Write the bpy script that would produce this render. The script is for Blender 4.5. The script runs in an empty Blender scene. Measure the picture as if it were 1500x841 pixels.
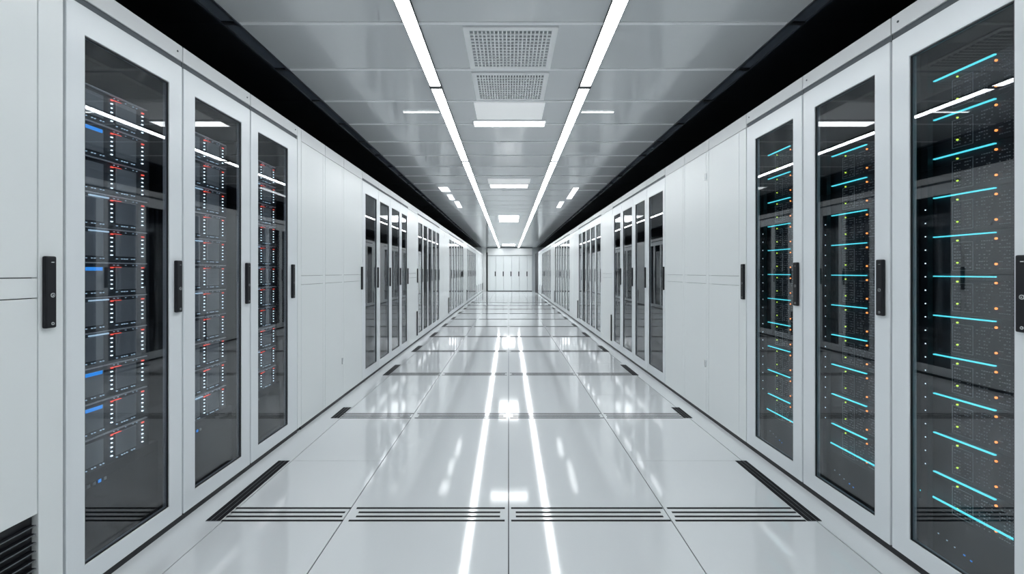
import bpy, bmesh, math, random
random.seed(4)
S = bpy.context.scene
COL = S.collection
PI = math.pi

# ---------------------------------------------------------------- dimensions
CAM_Z = 1.15
XL, XR = -1.508, 1.565          # cabinet faces
CEIL = 2.574
CAB_H = 2.19
END = 27.0
F = 674.0                       # focal length in pixels of the 1500 px frame

# ---------------------------------------------------------------- materials
def mat(name, col, rough=0.5, metal=0.0, emit=None, strength=0.0, coat=0.0, noise=0.0, nscale=8.0, spec=0.5, bump=0.0):
    m = bpy.data.materials.new(name); m.use_nodes = True
    nt = m.node_tree; b = nt.nodes['Principled BSDF']
    b.inputs['Base Color'].default_value = (*col, 1)
    b.inputs['Roughness'].default_value = rough
    b.inputs['Metallic'].default_value = metal
    b.inputs['Specular IOR Level'].default_value = spec
    if coat:
        b.inputs['Coat Weight'].default_value = coat
        b.inputs['Coat Roughness'].default_value = 0.03
    if emit:
        b.inputs['Emission Color'].default_value = (*emit, 1)
        b.inputs['Emission Strength'].default_value = strength
    if noise:
        tc = nt.nodes.new('ShaderNodeTexCoord')
        n = nt.nodes.new('ShaderNodeTexNoise'); n.inputs['Scale'].default_value = nscale
        nt.links.new(tc.outputs['Object'], n.inputs['Vector'])
        r = nt.nodes.new('ShaderNodeMapRange')
        r.inputs['To Min'].default_value = max(0.0, rough-noise); r.inputs['To Max'].default_value = rough+noise
        nt.links.new(n.outputs['Fac'], r.inputs['Value'])
        nt.links.new(r.outputs['Result'], b.inputs['Roughness'])
        if bump:
            bp = nt.nodes.new('ShaderNodeBump'); bp.inputs['Strength'].default_value = bump
            bp.inputs['Distance'].default_value = 0.01
            nt.links.new(n.outputs['Fac'], bp.inputs['Height'])
            nt.links.new(bp.outputs['Normal'], b.inputs['Normal'])
    return m

def glass_mat(name, tint, f0):
    m = bpy.data.materials.new(name); m.use_nodes = True
    nt = m.node_tree; nt.nodes.clear()
    out = nt.nodes.new('ShaderNodeOutputMaterial')
    lw = nt.nodes.new('ShaderNodeLayerWeight'); lw.inputs['Blend'].default_value = 0.5
    pw = nt.nodes.new('ShaderNodeMath'); pw.operation = 'POWER'; pw.inputs[1].default_value = 5.0
    ma = nt.nodes.new('ShaderNodeMath'); ma.operation = 'MULTIPLY_ADD'
    ma.inputs[1].default_value = 1-f0; ma.inputs[2].default_value = f0
    tr = nt.nodes.new('ShaderNodeBsdfTransparent'); tr.inputs['Color'].default_value = (*tint, 1)
    gl = nt.nodes.new('ShaderNodeBsdfGlossy'); gl.inputs['Roughness'].default_value = 0.0
    mx = nt.nodes.new('ShaderNodeMixShader')
    L = nt.links.new
    L(lw.outputs['Facing'], pw.inputs[0]); L(pw.outputs[0], ma.inputs[0]); L(ma.outputs[0], mx.inputs[0])
    L(tr.outputs[0], mx.inputs[1]); L(gl.outputs[0], mx.inputs[2]); L(mx.outputs[0], out.inputs[0])
    return m

M = {}
M['white']   = mat('satin_white_steel', (0.75, 0.778, 0.782), 0.27)
M['frame']   = mat('cool_grey_door_steel', (0.73, 0.762, 0.785), 0.24)
M['head']    = mat('header_grey_steel', (0.67, 0.68, 0.69), 0.3)
M['seam']    = mat('dark_seam', (0.055, 0.068, 0.08), 0.5)
M['black']   = mat('black_paint', (0.006, 0.007, 0.010), 0.5)
M['soffit']  = mat('black_soffit_paint', (0.008, 0.009, 0.012), 0.35)
M['inside']  = mat('dark_rack_interior', (0.022, 0.025, 0.030), 0.5)
M['handle']  = mat('black_handle_plastic', (0.006, 0.007, 0.010), 0.5, spec=0.35)
M['chrome']  = mat('bright_metal', (0.75, 0.77, 0.78), 0.25, metal=0.7)
M['glass']   = glass_mat('smoked_glass', (0.72, 0.745, 0.775), 0.115)
M['floor']   = mat('glossy_white_floor_tile', (0.66, 0.685, 0.702), 0.07, spec=0.8)
M['grout']   = mat('floor_joint', (0.03, 0.035, 0.04), 0.6)
M['slot']    = mat('black_floor_slot', (0.005, 0.005, 0.007), 0.6, spec=0.15)
M['slotgrey']= mat('grey_slot_fin', (0.10, 0.11, 0.12), 0.5)
M['ceil']    = mat('semi_gloss_ceiling_panel', (0.64, 0.658, 0.67), 0.12, spec=0.95)
M['bar']     = mat('white_ceiling_bar', (0.93, 0.94, 0.95), 0.35)
M['lightw']  = mat('white_painted_grille', (0.95, 0.955, 0.96), 0.4)
M['ventback']= mat('grille_recess', (0.28, 0.30, 0.31), 0.6)
M['rail']    = mat('dark_slate_rail', (0.03, 0.036, 0.05), 0.3)
M['lens']    = mat('dark_diffuser_glass', (0.10, 0.115, 0.14), 0.15)
M['wallw']   = mat('white_wall_panel', (0.77, 0.78, 0.78), 0.35)
M['wallg']   = mat('grey_wall_panel', (0.42, 0.45, 0.47), 0.35)
M['strip']   = mat('strip_light', (1, 1, 1), 0.5, emit=(0.95, 0.985, 1.0), strength=20.0)
M['panelhi'] = mat('bright_panel_light', (1, 1, 1), 0.5, emit=(0.95, 0.985, 1.0), strength=7.0)
M['glint']    = mat('ceiling_reflection_glow', (1, 1, 1), 0.5, emit=(0.95, 0.985, 1.0), strength=3.0)  # emission standing in for bright reflections on the glossy ceiling
M['panelmax'] = mat('bright_end_panel_light', (1, 1, 1), 0.5, emit=(0.95, 0.985, 1.0), strength=15.0)
M['panello'] = mat('soft_panel_light', (0.9, 0.9, 0.9), 0.4, emit=(0.95, 0.985, 1.0), strength=0.25)
M['chassis'] = mat('server_chassis_black', (0.020, 0.023, 0.028), 0.45)
M['chassis_grey'] = mat('server_chassis_slate', (0.085, 0.095, 0.105), 0.45)
M['bay']     = mat('server_bay_grey', (0.42, 0.445, 0.46), 0.4)
M['trim']    = mat('server_trim_light', (0.9, 0.92, 0.94), 0.3)
M['ledw']    = mat('led_white', (1, 1, 1), 0.5, emit=(0.75, 0.92, 1.0), strength=5.0)
M['leddim']  = mat('led_dim_blue_white', (0.5, 0.6, 0.7), 0.5, emit=(0.55, 0.75, 0.9), strength=1.2)
M['ledr']    = mat('led_red', (1, 0.1, 0.08), 0.5, emit=(1.0, 0.12, 0.08), strength=2.0)
M['ledo']    = mat('led_orange', (1, 0.35, 0.08), 0.5, emit=(1.0, 0.30, 0.07), strength=3.6)
M['ledg']    = mat('led_yellow_green', (0.7, 0.9, 0.1), 0.5, emit=(0.6, 0.85, 0.08), strength=2.6)
M['cyan']    = mat('led_cyan_bar', (0.1, 0.8, 0.9), 0.5, emit=(0.10, 0.72, 0.80), strength=2.3)
M['blue']    = mat('blue_label', (0.03, 0.25, 0.75), 0.5, emit=(0.04, 0.30, 0.85), strength=1.6)
M['port']    = mat('port_grey', (0.42, 0.44, 0.46), 0.5)

# ---------------------------------------------------------------- mesh builder
class MB:
    def __init__(s): s.v=[]; s.f=[]; s.mi=[]; s.ms=[]
    def m(s, name):
        if name not in s.ms: s.ms.append(name)
        return s.ms.index(name)
    def box(s, x0, x1, y0, y1, z0, z1, mname):
        i=len(s.v); k=s.m(mname)
        s.v += [(x,y,z) for z in (z0,z1) for y in (y0,y1) for x in (x0,x1)]
        for q in ((0,2,3,1),(4,5,7,6),(0,1,5,4),(2,6,7,3),(0,4,6,2),(1,3,7,5)):
            s.f.append(tuple(i+a for a in q)); s.mi.append(k)
        return s
    def ring(s, X0,X1,Z0,Z1, x0,x1,z0,z1, y0,y1, mname):
        """rectangular frame in the XZ plane, thickness y0..y1, one continuous surface"""
        i=len(s.v); k=s.m(mname)
        for y in (y0,y1):
            s.v += [(X0,y,Z0),(X1,y,Z0),(X1,y,Z1),(X0,y,Z1),(x0,y,z0),(x1,y,z0),(x1,y,z1),(x0,y,z1)]
        for a in range(4):
            b=(a+1)%4
            for q in ((a,b,4+b,4+a),(8+b,8+a,12+a,12+b),(b,a,8+a,8+b),(4+a,4+b,12+b,12+a)):
                s.f.append(tuple(i+c for c in q)); s.mi.append(k)
        return s
    def ringh(s, X0,X1,Y0,Y1, w, z0,z1, mname):
        """rectangular frame lying in the XY plane"""
        i=len(s.v); k=s.m(mname)
        for z in (z0,z1):
            s.v += [(X0,Y0,z),(X1,Y0,z),(X1,Y1,z),(X0,Y1,z),(X0+w,Y0+w,z),(X1-w,Y0+w,z),(X1-w,Y1-w,z),(X0+w,Y1-w,z)]
        for a in range(4):
            b=(a+1)%4
            for q in ((b,a,4+a,4+b),(8+a,8+b,12+b,12+a),(a,b,8+b,8+a),(4+b,4+a,12+a,12+b)):
                s.f.append(tuple(i+c for c in q)); s.mi.append(k)
        return s
    def disc(s, cx, cz, y0, y1, r, mname, n=14, ri=0.0):
        i=len(s.v); k=s.m(mname)
        for y in (y0,y1):
            for a in range(n):
                t=2*PI*a/n; s.v.append((cx+r*math.cos(t), y, cz+r*math.sin(t)))
        s.f.append(tuple(i+a for a in range(n))); s.mi.append(k)
        s.f.append(tuple(i+n+a for a in reversed(range(n)))); s.mi.append(k)
        for a in range(n):
            b=(a+1)%n; s.f.append((i+b,i+a,i+n+a,i+n+b)); s.mi.append(k)
        return s
    def mesh(s, name, bevel=0.0, seg=2):
        me=bpy.data.meshes.new(name); me.from_pydata(s.v,[],s.f)
        for n in s.ms: me.materials.append(M[n])
        for p,k in zip(me.polygons,s.mi): p.material_index=k
        bm=bmesh.new(); bm.from_mesh(me)
        bmesh.ops.recalc_face_normals(bm, faces=bm.faces)
        if bevel:
            es=[e for e in bm.edges if len(e.link_faces)==2 and e.calc_face_angle(0)>0.6]
            bmesh.ops.bevel(bm, geom=es, offset=bevel, segments=seg, profile=0.5, affect='EDGES', clamp_overlap=True)
        bm.to_mesh(me); bm.free(); me.update()
        return me
    def obj(s, name, parent=None, bevel=0.0, seg=2):
        return link(name, s.mesh(name, bevel, seg), parent)

def link(name, me, parent=None, loc=(0,0,0)):
    o=bpy.data.objects.new(name, me); COL.objects.link(o)
    if parent: o.parent=parent
    o.location=loc
    return o
def tag(o, label, cat, group=None):
    o['label']=label; o['category']=cat
    if group: o['group']=group
    return o
def empty(name, loc, rz=0):
    o=bpy.data.objects.new(name, None); COL.objects.link(o)
    o.location=loc; o.rotation_euler=(0,0,rz); o.empty_display_size=0.1
    return o
def struct(o): o['kind']='structure'; return o
def copy_tree(o, parent=None):
    c=o.copy(); COL.objects.link(c); c.parent=parent
    for ch in list(o.children): copy_tree(ch, c)
    return c
ORD=['topmost','second','third','fourth','fifth','sixth','seventh','eighth','ninth','tenth','eleventh','twelfth']
NTH=['first','second','third','fourth','fifth','sixth','seventh','eighth','ninth','tenth','eleventh','twelfth','thirteenth','fourteenth','fifteenth','sixteenth']

# ---------------------------------------------------------------- setting
XO=2.75; YB=-2.6
# floor: tiles with real joints between them
ROW0, ROWP = 2.118, 1.49
fm=MB()
fm.box(-XO, XO, YB, END+1.2, -0.06, -0.006, 'grout')
cols=[-1.317,-0.766,0.0,0.752,1.42]
g=0.0024
mids=[ROW0+0.68+k*ROWP for k in range(-3,17)]
def tiles(x0,x1,cuts):
    ys=[YB]+[c for c in cuts if YB<c<END]+[END+0.9]
    for a,b in zip(ys,ys[1:]): fm.box(x0,x1,a+g*0.6,b-g*0.6,-0.03,0.0,'floor')
tiles(-XO, cols[0]-g, [])
tiles(cols[0]+g, cols[1]-g, mids)
far_cuts=[c for c in mids if c>9]
tiles(cols[1]+g, cols[2]-g, far_cuts)
tiles(cols[2]+g, cols[3]-g, far_cuts)
tiles(cols[3]+g, cols[4]-g, mids)
tiles(cols[4]+g, XO, [])
struct(fm.obj('floor'))

# ceiling: panels with white cross bars
cm=MB()
CL,CR=-1.545,1.60
cm.box(CL,CR,YB,END+0.3,CEIL,CEIL+0.04,'ceil')
j0=2.634
k=-9
while j0+k*0.6<END-0.2:
    y=j0+k*0.6
    if y<8.2: cm.box(CL+0.012,CR-0.012,y-0.012,y+0.012,CEIL-0.006,CEIL+0.002,'bar')
    elif y<12: cm.box(CL+0.012,CR-0.012,y-0.006,y+0.006,CEIL-0.002,CEIL+0.002,'ceil')
    k+=1
struct(cm.obj('ceiling'))
# black ceiling above the cabinets
for side,(a,b) in (('left',(-XO,-1.647)),('right',(1.70,XO))):
    m=MB(); m.box(a,b,YB,END+0.3,CEIL,CEIL+0.04,'soffit')
    y=2.634-0.6*8
    while y<END:
        m.box(a+0.01,b-0.01,y-0.0015,y+0.0015,CEIL-0.002,CEIL+0.001,'inside'); y+=1.2
    struct(m.obj('ceiling_'+side))
    m=MB()
    x=-XO if side=='left' else XO
    m.box(min(x,x+(-.05 if side=='left' else .05)),max(x,x+(-.05 if side=='left' else .05)),YB,END+0.9,0,CEIL+.04,'black')
    struct(m.obj('wall_'+side))
m=MB(); m.box(-XO,XO,YB-0.05,YB,0,CEIL+0.04,'wallw'); struct(m.obj('wall_back'))
# cabinet row continued behind the viewer as plain panelled wall
m=MB(); m.box(XL-0.06,XL,YB,0.845,0,CAB_H,'wallw'); struct(m.obj('wall_left'))
m=MB(); m.box(XR,XR+0.06,YB,1.327,0,CAB_H,'wallw'); struct(m.obj('wall_right'))

# linear slot diffusers along both ceiling edges
for side,x0,x1 in (('left',-1.647,-1.545),('right',1.60,1.70)):
    r=empty('slot_diffuser',((x0+x1)/2,0,CEIL-0.004))
    tag(r,'long dark slotted diffuser along the ceiling edge above the '+('racks with red and white lights' if side=='left' else 'racks with cyan light bars'),'air diffuser','slot diffusers along the ceiling edges')
    h=(x1-x0)/2
    m=MB()
    m.box(-h+.012,h-.012,YB,END+0.2,0.006,0.020,'lens'); m.obj('lens',r)
    m=MB()
    m.box(-h,-h+.012,YB,END+0.2,-0.004,0.044,'rail'); m.box(h-.012,h,YB,END+0.2,-0.004,0.044,'rail')
    y=2.634-0.6*8
    while y<END:
        m.box(-h+.012,h-.012,y-0.015,y+0.015,-0.002,0.03,'black'); y+=0.6
    m.obj('frame',r)

# ---------------------------------------------------------------- end of the corridor
m=MB(); m.box(-XO,XO,END+0.85,END+0.9,0,CEIL+0.04,'wallw'); struct(m.obj('wall_end'))
m=MB(); m.box(-1.24,1.40,END-0.02,END+0.02,2.095,CEIL,'wallw'); struct(m.obj('wall_header'))
m=MB(); m.box(-1.24,1.40,END-0.03,END-0.02,CEIL-0.05,CEIL,'seam'); m.box(-1.24,1.40,END-0.03,END-0.02,2.095,2.115,'seam'); struct(m.obj('trim_1'))
m=MB(); m.box(-2.5,-1.31,END-0.02,END+0.06,0,CEIL,'wallw'); struct(m.obj('wall_end_left'))
m=MB(); m.box(-1.31,-1.225,END-0.05,END+0.3,0,CEIL-0.3,'black'); struct(m.obj('trim_2'))
m=MB(); m.box(1.38,2.5,END-0.02,END+0.06,0,CEIL,'wallg'); struct(m.obj('wall_end_right'))

# ---------------------------------------------------------------- cabinet parts
def handle_mesh(w=0.036,h=0.235,d=0.015):
    a=MB()
    a.box(-w/2,w/2,-d,0.001,-h/2,h/2,'handle')
    me=a.mesh('door_handle',0.005,3)
    b=MB()                                   # slit and lock details
    b.box(-w/2-0.0006,-w/2+0.001,-d*0.62,-d*0.50,-h/2+0.004,h/2-0.004,'black')
    b.disc(0.003,-0.010,-d-0.0012,-d+0.001,0.0075,'chrome')
    b.disc(0.003,-0.010,-d-0.0018,-d+0.001,0.0048,'handle')
    b.box(0.001,0.005,-d-0.0024,-d,-0.0125,-0.0085,'chrome')
    b.disc(0.003,-0.103,-d-0.0012,-d+0.001,0.0052,'chrome')
    b.box(0.0012,0.0048,-d-0.0018,-d,-0.105,-0.101,'handle')
    b.box(-0.002,0.008,-d-0.0008,-d,0.096,0.099,'chrome')
    mb=b.mesh('tmp')
    bm=bmesh.new(); bm.from_mesh(me)
    off=len(me.materials)
    n0=len(bm.faces); bm.from_mesh(mb); bm.faces.ensure_lookup_table()
    for f in bm.faces[n0:]: f.material_index+=off
    bm.to_mesh(me); bm.free()
    for mm in mb.materials: me.materials.append(mm)
    return me
HANDLE=handle_mesh()
a=MB(); a.box(-.009,.009,-.008,.001,-.115,.115,'handle'); SLIM=a.mesh('door_handle',0.002,1)
a=MB(); a.box(-.018,.018,-.016,.001,-.2,.2,'handle'); LOWH=a.mesh('lower_handle',0.005,2)
a=MB(); a.box(-.009,.009,-.008,.001,-.028,.028,'chrome'); HINGE=a.mesh('hinge',0.002,2)
a=MB(); a.disc(0,0,-.002,.001,.0045,'seam'); SCREW=a.mesh('screw')

def place(side, d0, d1):
    """Empty at the near (left row) or far (right row) base corner of a cabinet: local x runs along the face, local y into the cabinet"""
    if side=='L': return (XL,d0,0), PI/2
    return (XR,d1,0), -PI/2

def base_parts(r, w, hollow, groove=True, D=1.0):
    m=MB(); m.box(0.0,w,0.004,D,0,0.026,'black'); m.obj('plinth',r)
    top=2.098
    if hollow:
        m=MB()
        m.box(0.002,0.016,0.032,D,0.022,CAB_H-.002,'inside'); m.box(w-.016,w-.002,0.032,D,0.022,CAB_H-.002,'inside')
        m.box(0.016,w-.016,D-.02,D,0.022,CAB_H-.002,'inside')
        m.box(0.016,w-.016,0.032,D-.02,0.022,0.05,'inside'); m.box(0.016,w-.016,0.032,D-.02,2.08,CAB_H-.002,'inside')
        m.obj('cabinet_body',r)
    else:
        m=MB(); m.box(0.002,w-.002,0.026,D,0.022,CAB_H-.002,'seam'); m.obj('cabinet_body',r)
    m=MB()
    z0=2.120 if groove else 2.1005
    m.box(0.003,w-.003,0.0,0.026,z0,CAB_H,'head'); hd=m.obj('header_panel',r,0.0015,1)
    if groove:
        m=MB(); m.box(0.0015,w-.0015,0.007,0.026,2.094,2.120,'seam'); m.obj('header_groove',r)
    return r

def add_handle(door, x, z=1.083):
    link('door_handle',HANDLE,door,(x,0,z))

def glass_cab(side,d0,d1,label,cat,group,x0=.083,x1=None,z0=.104,z1=1.992,hx=None,rack=True,name='server_rack',bev=.0025,handle=True,slim=False):
    w=d1-d0; loc,rz=place(side,d0,d1)
    if x1 is None: x1=w-.086
    r=empty(name,loc,rz); tag(r,label,cat,group)
    base_parts(r,w,True)
    m=MB(); m.ring(.005,w-.005,.026,2.094,x0,x1,z0,z1,0.0,0.03,'frame'); d=m.obj('door',r,bev,2)
    m=MB(); m.box(x0-.004,x1+.004,.010,.0145,z0-.004,z1+.004,'glass'); m.obj('glass_pane',d)
    m=MB(); m.ring(x0+.0005,x1-.0005,z0+.0005,z1-.0005,x0+.0045,x1-.0045,z0+.0045,z1-.0045,0.004,0.0098,'black'); m.obj('gasket',d)
    if handle and slim: link('door_handle',SLIM,d,(hx,0,1.083))
    elif handle: add_handle(d, (w-.043) if hx is None else hx)
    return r

def blank_cab(side,d0,d1,label,cat,group,name='tall_cabinet',handle=False,split=True,lower=False,hinges=(),stile=.045,bev=.0015,groove=False):
    w=d1-d0; loc,rz=place(side,d0,d1)
    r=empty(name,loc,rz); tag(r,label,cat,group)
    base_parts(r,w,False,groove)
    top=2.098
    m=MB(); q=.0012; xe=w-.0025-stile if stile else w-.0025
    if split:
        for a,b in ((.026,1.055-q),(1.055+q,1.12-q),(1.12+q,top)): m.box(.0025,xe-q,0,.024,a,b,'white')
    else: m.box(.0025,xe-q,0,.024,.026,top,'white')
    if stile: m.box(xe+q,w-.0025,0,.024,.026,top,'white')
    d=m.obj('door',r,bev,1)
    if handle: add_handle(d,w-.030)
    if lower: link('lower_handle',LOWH,d,(w-.06,0,.30))
    for hz in hinges: link('hinge',HINGE,d,(xe,0,hz))
    return r

GRP={'Lr':'glass-door racks with red and white lights','Rr':'glass-door racks with cyan light bars'}

# cooling cabinet on the extreme left with a louvred grille
def cooling():
    d0,d1=.85,1.562; w=d1-d0; loc,rz=place('L',d0,d1)
    r=empty('cooling_cabinet',loc,rz); tag(r,'white panelled cabinet with a black louvred grille at its base','cabinet')
    base_parts(r,w,False,False)
    m=MB(); q=.0015; xe=w-.087
    for a,b in ((.375,1.065-q),(1.065+q,1.13-q),(1.13+q,2.098)): m.box(.0025,xe-q,0,.024,a,b,'white')
    m.box(xe+q,w-.0035,0,.024,.026,2.098,'white')
    d=m.obj('door',r,.0015,1)
    add_handle(d,w-.058)
    m=MB(); m.box(.0025,xe-.003,.018,.024,.026,.372,'black')
    gr=m.obj('grille',r)
    m=MB()
    z=.035
    while z<.36:
        i=len(m.v)
        m.box(.006,xe-.006,.002,.018,z,z+.004,'handle')
        m.box(.006,xe-.006,.0,.002,z+.001,z+.004,'slotgrey')
        z+=.0275
    s=m.obj('slats',gr)
    return r
cooling()

# ---------------------------------------------------------------- glass-door server racks
Lb=[(1.564,2.131),(2.131,2.689),(2.689,3.29)]
Rb=[(1.335,1.884),(1.884,2.45),(2.45,3.03)]
lname=['first','second','third']
for i,(a,b) in enumerate(Lb):
    w=b-a
    x0,x1=[(.075,.481),(.083,.469),(.083,.458)][i]
    r=glass_cab('L',a,b,f'tall grey rack with smoked glass door, {["beside the louvred cabinet","between two other red-lit racks","beside the plain white cabinets, red-lit"][i]}','server rack',GRP['Lr'],x0,x1,hx=w-(.04 if i<2 else .085))
    h=[c for c in r.children if c.name.startswith('header_panel')][0]
    link('screw',SCREW,h,(w-.035,0,2.155))
for i,(a,b) in enumerate(Rb):
    w=b-a
    x0,x1=[(.087,.459),(.096,.482),(.108,.497)][i]
    r=glass_cab('R',a,b,f'tall grey rack with smoked glass door, {["cut off by the photo edge, cyan-lit","between two other cyan-lit racks","beside the plain white cabinets, cyan-lit"][i]}','server rack',GRP['Rr'],x0,x1,hx=w-(.057 if i==0 else .043))
    h=[c for c in r.children if c.name.startswith('header_panel')][0]
    link('screw',SCREW,h,(.035,0,2.155))
    # perforated rail with a column of small lights, bottom light bar, floor indicators
    m=MB(); m.box(.070,.100,.060,.080,.05,2.08,'chassis'); rail=m.obj('mounting_rail',r)
    a=MB(); a.box(-.0016,.0016,-.0015,0,0,.0035,'ledw'); ml=a.mesh('status_light')
    for k in range(20): link('status_light',ml,rail,(.091,.060,.40+k*.052))
    m=MB(); m.box(.045,.50,.078,.086,.2745,.279,'cyan'); o=m.obj('light_bar',r); o['label']='long cyan light bar under the servers'
    m=MB()
    m.box(.016,w-.016,.10,.13,.05,.36,'chassis'); bp=m.obj('blanking_panel',r)
    for q,(xx,zz) in enumerate(((.10,.135),(.135,.128),(.165,.120),(.20,.112),(.225,.106))):
        s_=.003 if q<3 else .0045
        m=MB(); m.box(xx,xx+s_*1.6,.0985,.1,zz,zz+s_,'blue' if q>2 else 'leddim'); m.obj('indicator_light',bp)

# ---------------------------------------------------------------- servers, red and white (left row)
UH=.1355; SW=.45
def make_server_l():
    r=empty('rack_server',(0,0,0))
    m=MB(); m.box(0,SW,0,.55,0,UH-.0015,'chassis_grey'); m.obj('chassis',r,.001,1)
    m=MB(); m.box(.10,.212,-.006,.0,.022,UH-.022,'bay'); m.obj('drive_bay',r,.0015,1)
    m=MB(); m.box(.272,.372,-.006,.0,.022,UH-.022,'bay'); m.obj('drive_bay',r,.0015,1)
    m=MB(); m.box(.0,.425,-.011,.0,UH-.0075,UH-.0035,'trim'); m.obj('top_trim',r)
    m=MB()
    for cx,n in ((.253,5),(.409,5)):
        for k in range(n):
            link('status_light',LEDA if k%2==0 else LEDB,r,(cx,0,UH-.040-k*.0175))
    m=MB()
    m.box(.2485,.2585,-.005,.0,UH-.026,UH-.021,'ledr'); m.box(.262,.295,-.0075,.0,UH-.0225,UH-.0213,'ledr')
    m.obj('warning_light',r)['label']='small red light with a thin red streak'
    m=MB()
    m.box(.404,.416,-.005,.0,UH-.026,UH-.021,'ledr')
    m.obj('warning_light',r)['label']='small red light'
    m=MB()
    for q in (0,1,3,4,6,7): m.box(.125+q*.0125,.1295+q*.0125,-.0045,.0,.011,.0140,'leddim')
    for q in (0,2,3,4,6,7): m.box(.275+q*.0125,.280+q*.0125,-.0045,.0,.011,.0140,'leddim')
    for q in (0,1,3,5,6): m.box(.262+q*.019,.2655+q*.019,-.0045,.0,UH-.0145,UH-.0125,'leddim')
    m.obj('port_lights',r)
    return r
a=MB(); a.box(-.0038,.0038,-.004,0,0,.0034,'ledw'); LEDA=a.mesh('status_light')
a=MB(); a.box(-.0026,.0026,-.004,0,0,.0034,'ledw'); LEDB=a.mesh('status_light_small')
protoL=make_server_l()
blue=MB(); blue.box(.10,.205,-.0075,-.0055,UH-.036,UH-.0225,'blue'); BLUE=blue.mesh('blue_label')
bright=MB(); bright.box(.15,.235,-.0075,-.0005,UH-.019,UH-.0135,'leddim'); BRIGHT=bright.mesh('white_label')
TOPL=1.8435+.024
first=True
rk=['beside the louvred cabinet','in the middle','beside the white cabinets']
for i,(a,b) in enumerate(Lb):
    for k in range(11):
        s=protoL if first else copy_tree(protoL); first=False
        s.location=(XL-.10, a+.045, TOPL-UH*(k+1)); s.rotation_euler=(0,0,PI/2)
        tag(s,f'{ORD[k]} server from the top in the red-lit rack {rk[i]}','server','two-bay servers with red and white lights')
        if i==0 and k in (1,5,8,9):
            o=link('blue_label',BLUE,s); o['label']='blue glowing label strip'
        if k in (4,6) or (k+i)%4==3:
            o=link('bright_label',BRIGHT,s); o['label']='pale glowing label strip'
    # blanking panel with coloured socket row under the last server
for r in [o for o in COL.objects if o.get('group')==GRP['Lr']]:
    w=[c for c in r.children if c.name.startswith('door')][0]
    m=MB(); m.box(.016,.545,.10,.13,.05,TOPL-UH*11-.0005,'chassis'); bp=m.obj('blanking_panel',r)
    for q,mm in enumerate(('port','port','blue','port')):
        m=MB(); m.box(.19+q*.024,.202+q*.024,.0975,.1,.322,.334,mm); m.obj('socket',bp)

# ---------------------------------------------------------------- servers with cyan bars (right row)
UR=.152; RW=.455
def make_server_r():
    r=empty('blade_server',(0,0,0))
    m=MB(); m.box(0,RW,0,.55,0,UR-.0015,'chassis'); m.obj('chassis',r,.001,1)
    zt=UR-.010
    m=MB(); m.box(.0285,.2545,-.009,.0,zt-.0022,zt+.0022,'cyan'); m.obj('light_bar',r)['label']='thin cyan light bar'
    m=MB(); m.disc(.2545,zt-.021,-.004,.0,.0040,'ledo'); m.obj('orange_light',r)
    m=MB(); m.disc(.2545,zt-.108,-.004,.0,.0040,'ledo'); m.obj('orange_light',r)
    m=MB(); m.disc(.119,zt-.019,-.004,.0,.0032,'ledg'); m.obj('green_light',r)
    m=MB(); m.disc(.119,zt-.101,-.004,.0,.0032,'ledg'); m.obj('green_light',r)
    m=MB(); m.ring(.098,.176,.012,UR-.035,.0995,.1745,.0135,UR-.0365,-.002,.0,'port'); m.obj('bay_frame',r)
    m=MB(); rnd=random.Random(7)
    def grid(x0,x1,z0,z1,nx,nz,p):
        for a in range(nx):
            for b in range(nz):
                if rnd.random()<p:
                    cx=x0+(x1-x0)*(a+.5)/nx; cz=z0+(z1-z0)*(b+.5)/nz
                    ww=(x1-x0)/nx*(.30+.45*rnd.random()); hh=(z1-z0)/nz*.28
                    m.box(cx-ww/2,cx+ww/2,-.0018,.0,cz-hh/2,cz+hh/2,'port')
    grid(.104,.132,.018,UR-.042,3,8,.75); grid(.143,.170,.018,UR-.042,3,8,.75)
    grid(.185,.245,.014,UR-.03,7,9,.5); grid(.262,.300,.012,UR-.02,5,10,.7); grid(.305,.335,.012,UR-.02,4,12,.85)
    grid(.345,.440,.012,UR-.02,10,11,.7)
    m.obj('port_array',r)
    return r
protoR=make_server_r(); first=True
TOPR=1.892+.010
rk=['at the photo edge','in the middle','beside the white cabinets']
for i,(a,b) in enumerate(Rb):
    for k in range(11):
        if i==1 and k==0: continue
        s=protoR if first else copy_tree(protoR); first=False
        s.location=(XR+.10, b-.060, TOPR-UR*(k+1)); s.rotation_euler=(0,0,-PI/2)
        kk=k-1 if i==1 else k
        tag(s,f'{ORD[kk]} server from the top in the cyan-lit rack {rk[i]}','server','servers with cyan light bars')
for r in [o for o in COL.objects if o.get('group')==GRP['Rr']]:
    for bp in [c for c in r.children if c.name.startswith('blanking_panel')]:
        mm=bp.data
        for v in mm.vertices:
            if v.co.z>.3: v.co.z=TOPR-UR*11-.0005
        # below the long bar only

# ---------------------------------------------------------------- plain and glazed cabinets down the corridor
side_word={'L':'left','R':'right'}
def seq(side, d, n, total): return [(d+total*i/n, d+total*(i+1)/n) for i in range(n)]
# trim filler between last left rack and plain cabinets
loc,rz=place('L',3.29,3.345); r=empty('filler_panel',loc,rz); tag(r,'narrow white upright filler strip beside the third red-lit rack','panel')
m=MB(); m.box(0.0,.055,0.012,.9,0,.022,'black'); m.obj('plinth',r)
m=MB(); m.box(.001,.054,0,.9,.026,CAB_H,'white'); m.obj('body',r,.0015,1)

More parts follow.
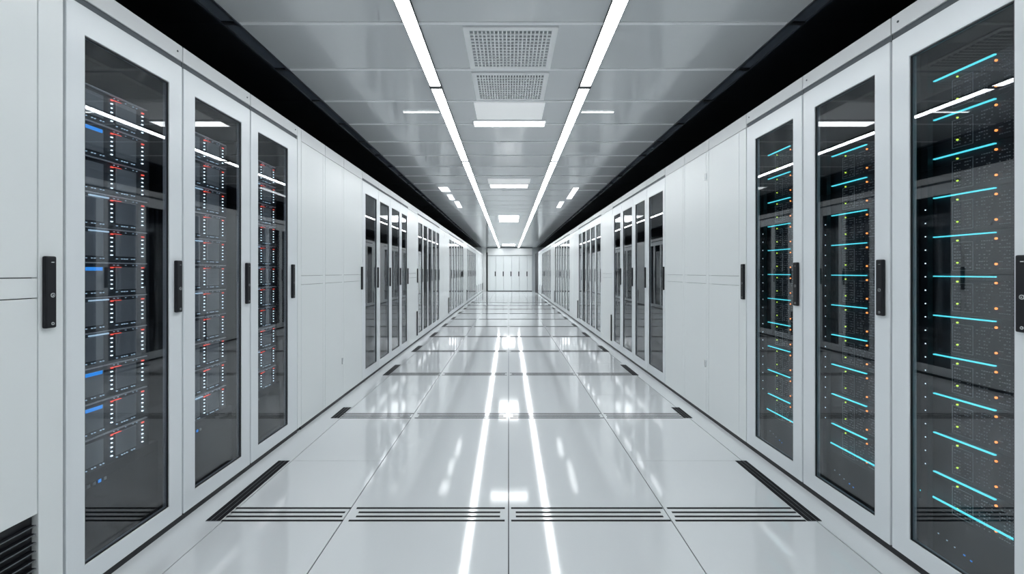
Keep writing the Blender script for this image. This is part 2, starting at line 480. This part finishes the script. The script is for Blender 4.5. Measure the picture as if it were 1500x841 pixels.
W_near={'L':[(3.345,3.785),(3.785,4.215),(4.215,4.745)],'R':[(3.03,3.60),(3.60,4.09),(4.09,4.60)]}
opp={'L':'in the row with red-lit racks','R':'in the row with cyan-lit racks'}
pos3={'L':['next to the filler strip','between two plain ones','next to the first glazed doors'],
      'R':['next to the third rack','between two plain ones','next to the first glazed doors']}
for sd in 'LR':
    for i,(a,b) in enumerate(W_near[sd]):
        hd=(sd=='L' and i==2) or (sd=='R' and i==0)
        hg=()
        if sd=='L' and i==1: hg=(.34,)
        if sd=='R' and i==1: hg=(.42,1.90)
        st=.045
        if sd=='R' and i==0: st=.092
        blank_cab(sd,a,b,f'plain white cabinet {pos3[sd][i]}, {opp[sd]}','cabinet','plain white cabinets near the racks',handle=hd,hinges=hg,stile=st)
groups={'L':[('G',[4.745,5.33,5.875,6.43,6.90]),
             ('B',[6.90,7.62]),
             ('G',[7.62+.486*i for i in range(6)]),
             ('B',[10.05,10.83,11.60]),
             ('G',[11.60+.625*i for i in range(7)]),
             ('B',[15.35,16.0,16.6]),
             ('G',[16.6+.767*i for i in range(7)]),
             ('B',[21.202+(26.9-21.202)*i/8 for i in range(9)])],
        'R':[('G',[4.60,5.22,5.77,6.38,6.92]),
             ('B',[6.92,7.78]),
             ('G',[7.78+.508*i for i in range(6)]),
             ('B',[10.32,11.05,11.75]),
             ('G',[11.75+.64*i for i in range(7)]),
             ('B',[15.59,16.3,17.0]),
             ('G',[17.0+.75*i for i in range(7)]),
             ('B',[21.5+(24.2-21.5)*i/4 for i in range(5)])]}
for sd in 'LR':
    gi=0; bi=0
    row='red-lit' if sd=='L' else 'cyan-lit'
    for kind,bs in groups[sd]:
        n=len(bs)-1
        if kind=='G': gi+=1
        else: bi+=1
        for i in range(n):
            a,b=bs[i],bs[i+1]; w=b-a
            if kind=='G':
                lab=f'glazed white cabinet, door {NTH[i]} of glazed bank {NTH[gi-1]} beyond the {row} racks'
                lab=f'{NTH[i]} glazed door cabinet of the {NTH[gi-1]} glazed bank beyond the {row} racks'
                t=min(.045,w*.09) if gi>1 else .0
                if gi==1:
                    x0,x1=(.085,w-.07) if sd=='R' else (.105 if i==0 else .07,w-.065)
                else: x0,x1=w*.12,w*.90
                r=glass_cab(sd,a,b,lab,'cabinet',f'glazed cabinets of the {NTH[gi-1]} bank beyond the {row} racks',x0,x1,z0=.12,z1=1.975,name='glazed_cabinet',bev=.002,hx=w-.035,slim=gi>1)
                m=MB(); m.box(.02,w-.02,.30,.32,.05,2.08,'wallg'); m.obj('inner_panel',r)
                m=MB()
                for xx in (.12,w-.14):
                    m.box(xx,xx+.02,.16,.18,.05,2.08,'port')
                m.obj('mounting_rail',r)
            else:
                lab=f'{NTH[i]} plain white cabinet after glazed bank {NTH[gi-1] if gi else ""} beyond the {row} racks'
                lab=f'{NTH[i]} plain white cabinet past the {NTH[gi-1]} glazed bank beyond the {row} racks'
                blank_cab(sd,a,b,lab,'cabinet',f'plain white cabinets past the {NTH[gi-1]} glazed bank beyond the {row} racks',handle=(sd=='L' and i==n-1 and bi==1),lower=(i==(n-1 if sd=='L' else 0)) or (bi==4 and i%2==0),split=(bi==1))
# black post closing the right row
m=MB(); m.box(XR,XR+.9,24.2,26.98,0,CAB_H,'black'); struct(m.obj('trim_3'))

# end row of lockers
ex=[-1.225,-.75,-.285,.17,.63,1.11,1.38]
for i in range(6):
    w=ex[i+1]-ex[i]
    r=empty('locker',(ex[i],END,0)); tag(r,f'{NTH[i]} narrow white locker across the end of the corridor, counted from the black post','locker','white lockers at the end of the corridor')
    m=MB(); m.box(0,w,.012,.7,0,.03,'black'); m.obj('plinth',r)
    m=MB(); m.box(.004,w-.004,.03,.7,.03,2.09,'head'); m.obj('locker_body',r)
    m=MB(); m.box(.006,w-.006,0,.03,.034,2.085,'white'); d=m.obj('door',r,.003,1)
    if i<5:
        o=link('door_handle',HANDLE,d,(w-.03,0,1.02))
        o.scale=(1.6,1,1.2)

# ---------------------------------------------------------------- ceiling lights and glowing reflection patches
XSL,XSR=-.5565,.5835
cuts=[-2.5,-1.19,1.17,3.53,5.888,9.84,13.8,17.7,21.6,25.0,END-.1]
names=['behind','overhead','first','second','third','fourth','fifth','sixth','seventh','eighth']
for sd,xc in (('L',XSL),('R',XSR)):
    other='red-lit' if sd=='L' else 'cyan-lit'
    for i,(a,b) in enumerate(zip(cuts,cuts[1:])):
        r=empty('strip_light',(xc,a,CEIL-.012))
        lab=f'{NTH[max(0,i-2)]} white strip light counted inward, in the line nearer the {other} racks' if i>=2 else f'white strip light {"just" if i==1 else "far"} behind the viewer, near the {other} rack side'
        tag(r,lab,'ceiling light','two long lines of strip lights')
        L=b-a
        m=MB(); m.box(-.038,.038,.002,L-.039,-.004,.010,'strip'); m.obj('diffuser',r,.002,1)
        m=MB(); m.ringh(-.043,.043,.001,L-.001,.0035,-.003,.012,'handle'); m.obj('housing',r)
        m=MB(); m.box(-.045,.045,L-.040,L+.0,-.011,.012,'handle'); m.obj('end_cap',r,.001,1)

def vent(y0,y1,hw,nx,ny,label):
    r=empty('ceiling_grille',(0,(y0+y1)/2,CEIL-.001)); tag(r,label,'air vent','square white ceiling grilles')
    r.location.x=.012
    h=(y1-y0)/2
    m=MB(); m.ringh(-hw,hw,-h,h,.036,-.007,.0,'lightw'); m.obj('frame',r,.001,1)
    m=MB(); m.box(-hw+.03,hw-.03,-h+.03,h-.03,-.0015,.0,'ventback'); m.obj('backing',r)
    m=MB(); W=2*(hw-.036); H=2*(h-.036)
    for i in range(1,nx): 
        x=-W/2+W*i/nx; m.box(x-.0042,x+.0042,-H/2,H/2,-.010,-.002,'lightw')
    for j in range(1,ny):
        y=-H/2+H*j/ny; m.box(-W/2,W/2,y-.0042,y+.0042,-.0105,-.002,'lightw')
    m.obj('grid',r)
vent(2.672,3.215,.279,20,12,'white egg-crate ceiling grille with large cells, the closer of the two')
vent(3.285,3.81,.279,24,10,'finer white ceiling grille behind the large one, next to the light panel')

def lamp(y0,y1,hw,label,soft=None,mm='panelhi'):
    r=empty('ceiling_light_panel',(.008,y0,CEIL-.001)); tag(r,label,'ceiling light','ceiling light panels along the centre')
    m=MB(); m.box(-hw+.01,hw-.01,.01,y1-y0-.01,-.010,-.002,mm); m.obj('diffuser',r)
    m=MB(); m.ringh(-hw,hw,0,y1-y0,.01,-.012,0,'lightw'); m.obj('frame',r)
    if soft:
        m=MB(); m.box(-soft[1],soft[1],soft[0]-y0,-.03,-.006,0,'panello'); o=m.obj('soft_panel',r); o['label']='pale softly lit panel'
lamp(4.315,4.49,.345,'wide bright light bar with a pale panel, just past the second ceiling grille',(3.86,.30))
lamp(7.44,7.76,.315,'second bright rectangular ceiling panel past the grilles',(7.04,.33))
lamp(11.6,13.1,.27,'third bright rectangular ceiling panel past the grilles')
lamp(23.6,25.2,.34,'small bright ceiling panel just before the end wall',mm='panelmax')

def glint(x,y,w,l,rz,label):  # white reflections on the ceiling, built as framed glowing patches
    r=empty('reflection_patch',(x,y,CEIL-.001),rz); tag(r,label,'ceiling light','small glowing ceiling reflections')
    m=MB(); m.box(-w/2,w/2,-l/2,l/2,-.008,-.001,'glint'); m.obj('diffuser',r)
    m=MB(); m.ringh(-w/2-.008,w/2+.008,-l/2-.008,l/2+.008,.007,-.009,0,'lightw'); m.obj('frame',r)
glint(-1.10,7.92,.15,.44,0,'first small glowing ceiling reflection in the line of three on the red-lit side')
glint(-1.095,8.76,.09,.62,0.03,'second small glowing ceiling reflection in the line of three on the red-lit side')
glint(-1.06,9.72,.09,.9,0.03,'third small glowing ceiling reflection in the line of three on the red-lit side')
glint(1.155,8.35,.09,1.2,-.03,'closer of the two small glowing ceiling reflections on the cyan-lit side')
glint(1.09,9.75,.085,.9,-.03,'farther of the two small glowing ceiling reflections on the cyan-lit side')
for x0,x1,lb in ((-.93,-.62,'thin bright ceiling joint made to glow outside the strip line on the red-lit side'),(.65,.93,'thin bright ceiling joint made to glow outside the strip line on the cyan-lit side')):
    r=empty('joint_glow',((x0+x1)/2,4.085,CEIL-.001)); tag(r,lb,'ceiling light')  # bright hairline on a ceiling joint, added as a glowing strip
    m=MB(); h=(x1-x0)/2; m.box(-h,h,-.014,.014,-.007,0,'panelhi'); m.obj('diffuser',r)
    m=MB(); m.ringh(-h-.005,h+.005,-.019,.019,.0045,-.008,0,'lightw'); m.obj('frame',r)

# ---------------------------------------------------------------- floor grilles
segs=[(-1.325,-.765,'at the red-lit side'),(-.738,-.018,'left of the centre seam'),
      (.012,.748,'right of the centre seam'),(.770,1.372,'at the cyan-lit side')]
side_len=[.68,.29,.58,.55,.62,.60,.60,.60,.60,.60]
offs=[0,.036,.073,.112]
ti=[0,0.0,0.0,0]
cache={}
for rI in range(11):
    y0=ROW0+ROWP*rI
    for si,(a,b,wd) in enumerate(segs):
        if si not in cache:
            m=MB()
            for j,o in enumerate(offs):
                ins=.022 if (j in (1,2) and si in (1,2)) else (.010 if j in (1,2) else 0)
                aa=a-(a+b)/2+(ins if si!=0 else 0); bb=b-(a+b)/2-(ins if si!=3 else 0)
                if si==0: bb-=ins*.6
                m.box(aa,bb,o,o+.0125,0.0,.0012,'slot')
            cache[si]=m.mesh('floor_grille')
        r=link('floor_grille',cache[si]); r.location=((a+b)/2,y0,0.0002)
        tag(r,f'black floor slots, {NTH[rI]} row, piece {wd}','floor grille','black slotted floor grilles across the corridor')
    L=side_len[min(rI,9)]
    for sd,xa,xb in (('L',-1.396,-1.330),('R',1.377,1.443)):
        m=MB(); xc=(xa+xb)/2
        m.box(-.033,.033,0,L,0,.0010,'slotgrey')
        for q in (-.024,0,.024): m.box(q-.0095,q+.0095,.004,L-.004,.0010,.0022,'slot')
        r=m.obj('edge_grille'); r.location=(xc,y0,0.0002)
        tag(r,f'dark lengthwise edge grille at the {NTH[rI]} slot row, {"red-lit" if sd=="L" else "cyan-lit"} side','floor grille','dark edge grilles along the cabinet feet')

# ---------------------------------------------------------------- camera, world, colour
cam=bpy.data.cameras.new('camera'); co=bpy.data.objects.new('camera',cam); COL.objects.link(co)
co.location=(0,0,CAM_Z); co.rotation_euler=(PI/2,0,0)
cam.sensor_width=36; cam.sensor_fit='HORIZONTAL'; cam.lens=36*F/1500
cam.shift_x=5/1500; cam.shift_y=-22.5/1500
cam.clip_start=0.05; cam.clip_end=200
S.camera=co
w=bpy.data.worlds.new('world'); S.world=w; w.use_nodes=True
w.node_tree.nodes['Background'].inputs['Color'].default_value=(0.6,0.65,0.7,1)
w.node_tree.nodes['Background'].inputs['Strength'].default_value=0.0
S.view_settings.view_transform='Standard'; S.view_settings.look='None'
S.view_settings.gamma=1; S.view_settings.use_curve_mapping=False
S.view_settings.exposure=-0.02
c=S.cycles
c.max_bounces=14; c.diffuse_bounces=7; c.glossy_bounces=6; c.transparent_max_bounces=24; c.transmission_bounces=8
c.caustics_reflective=False; c.sample_clamp_indirect=6
c.use_denoising=True
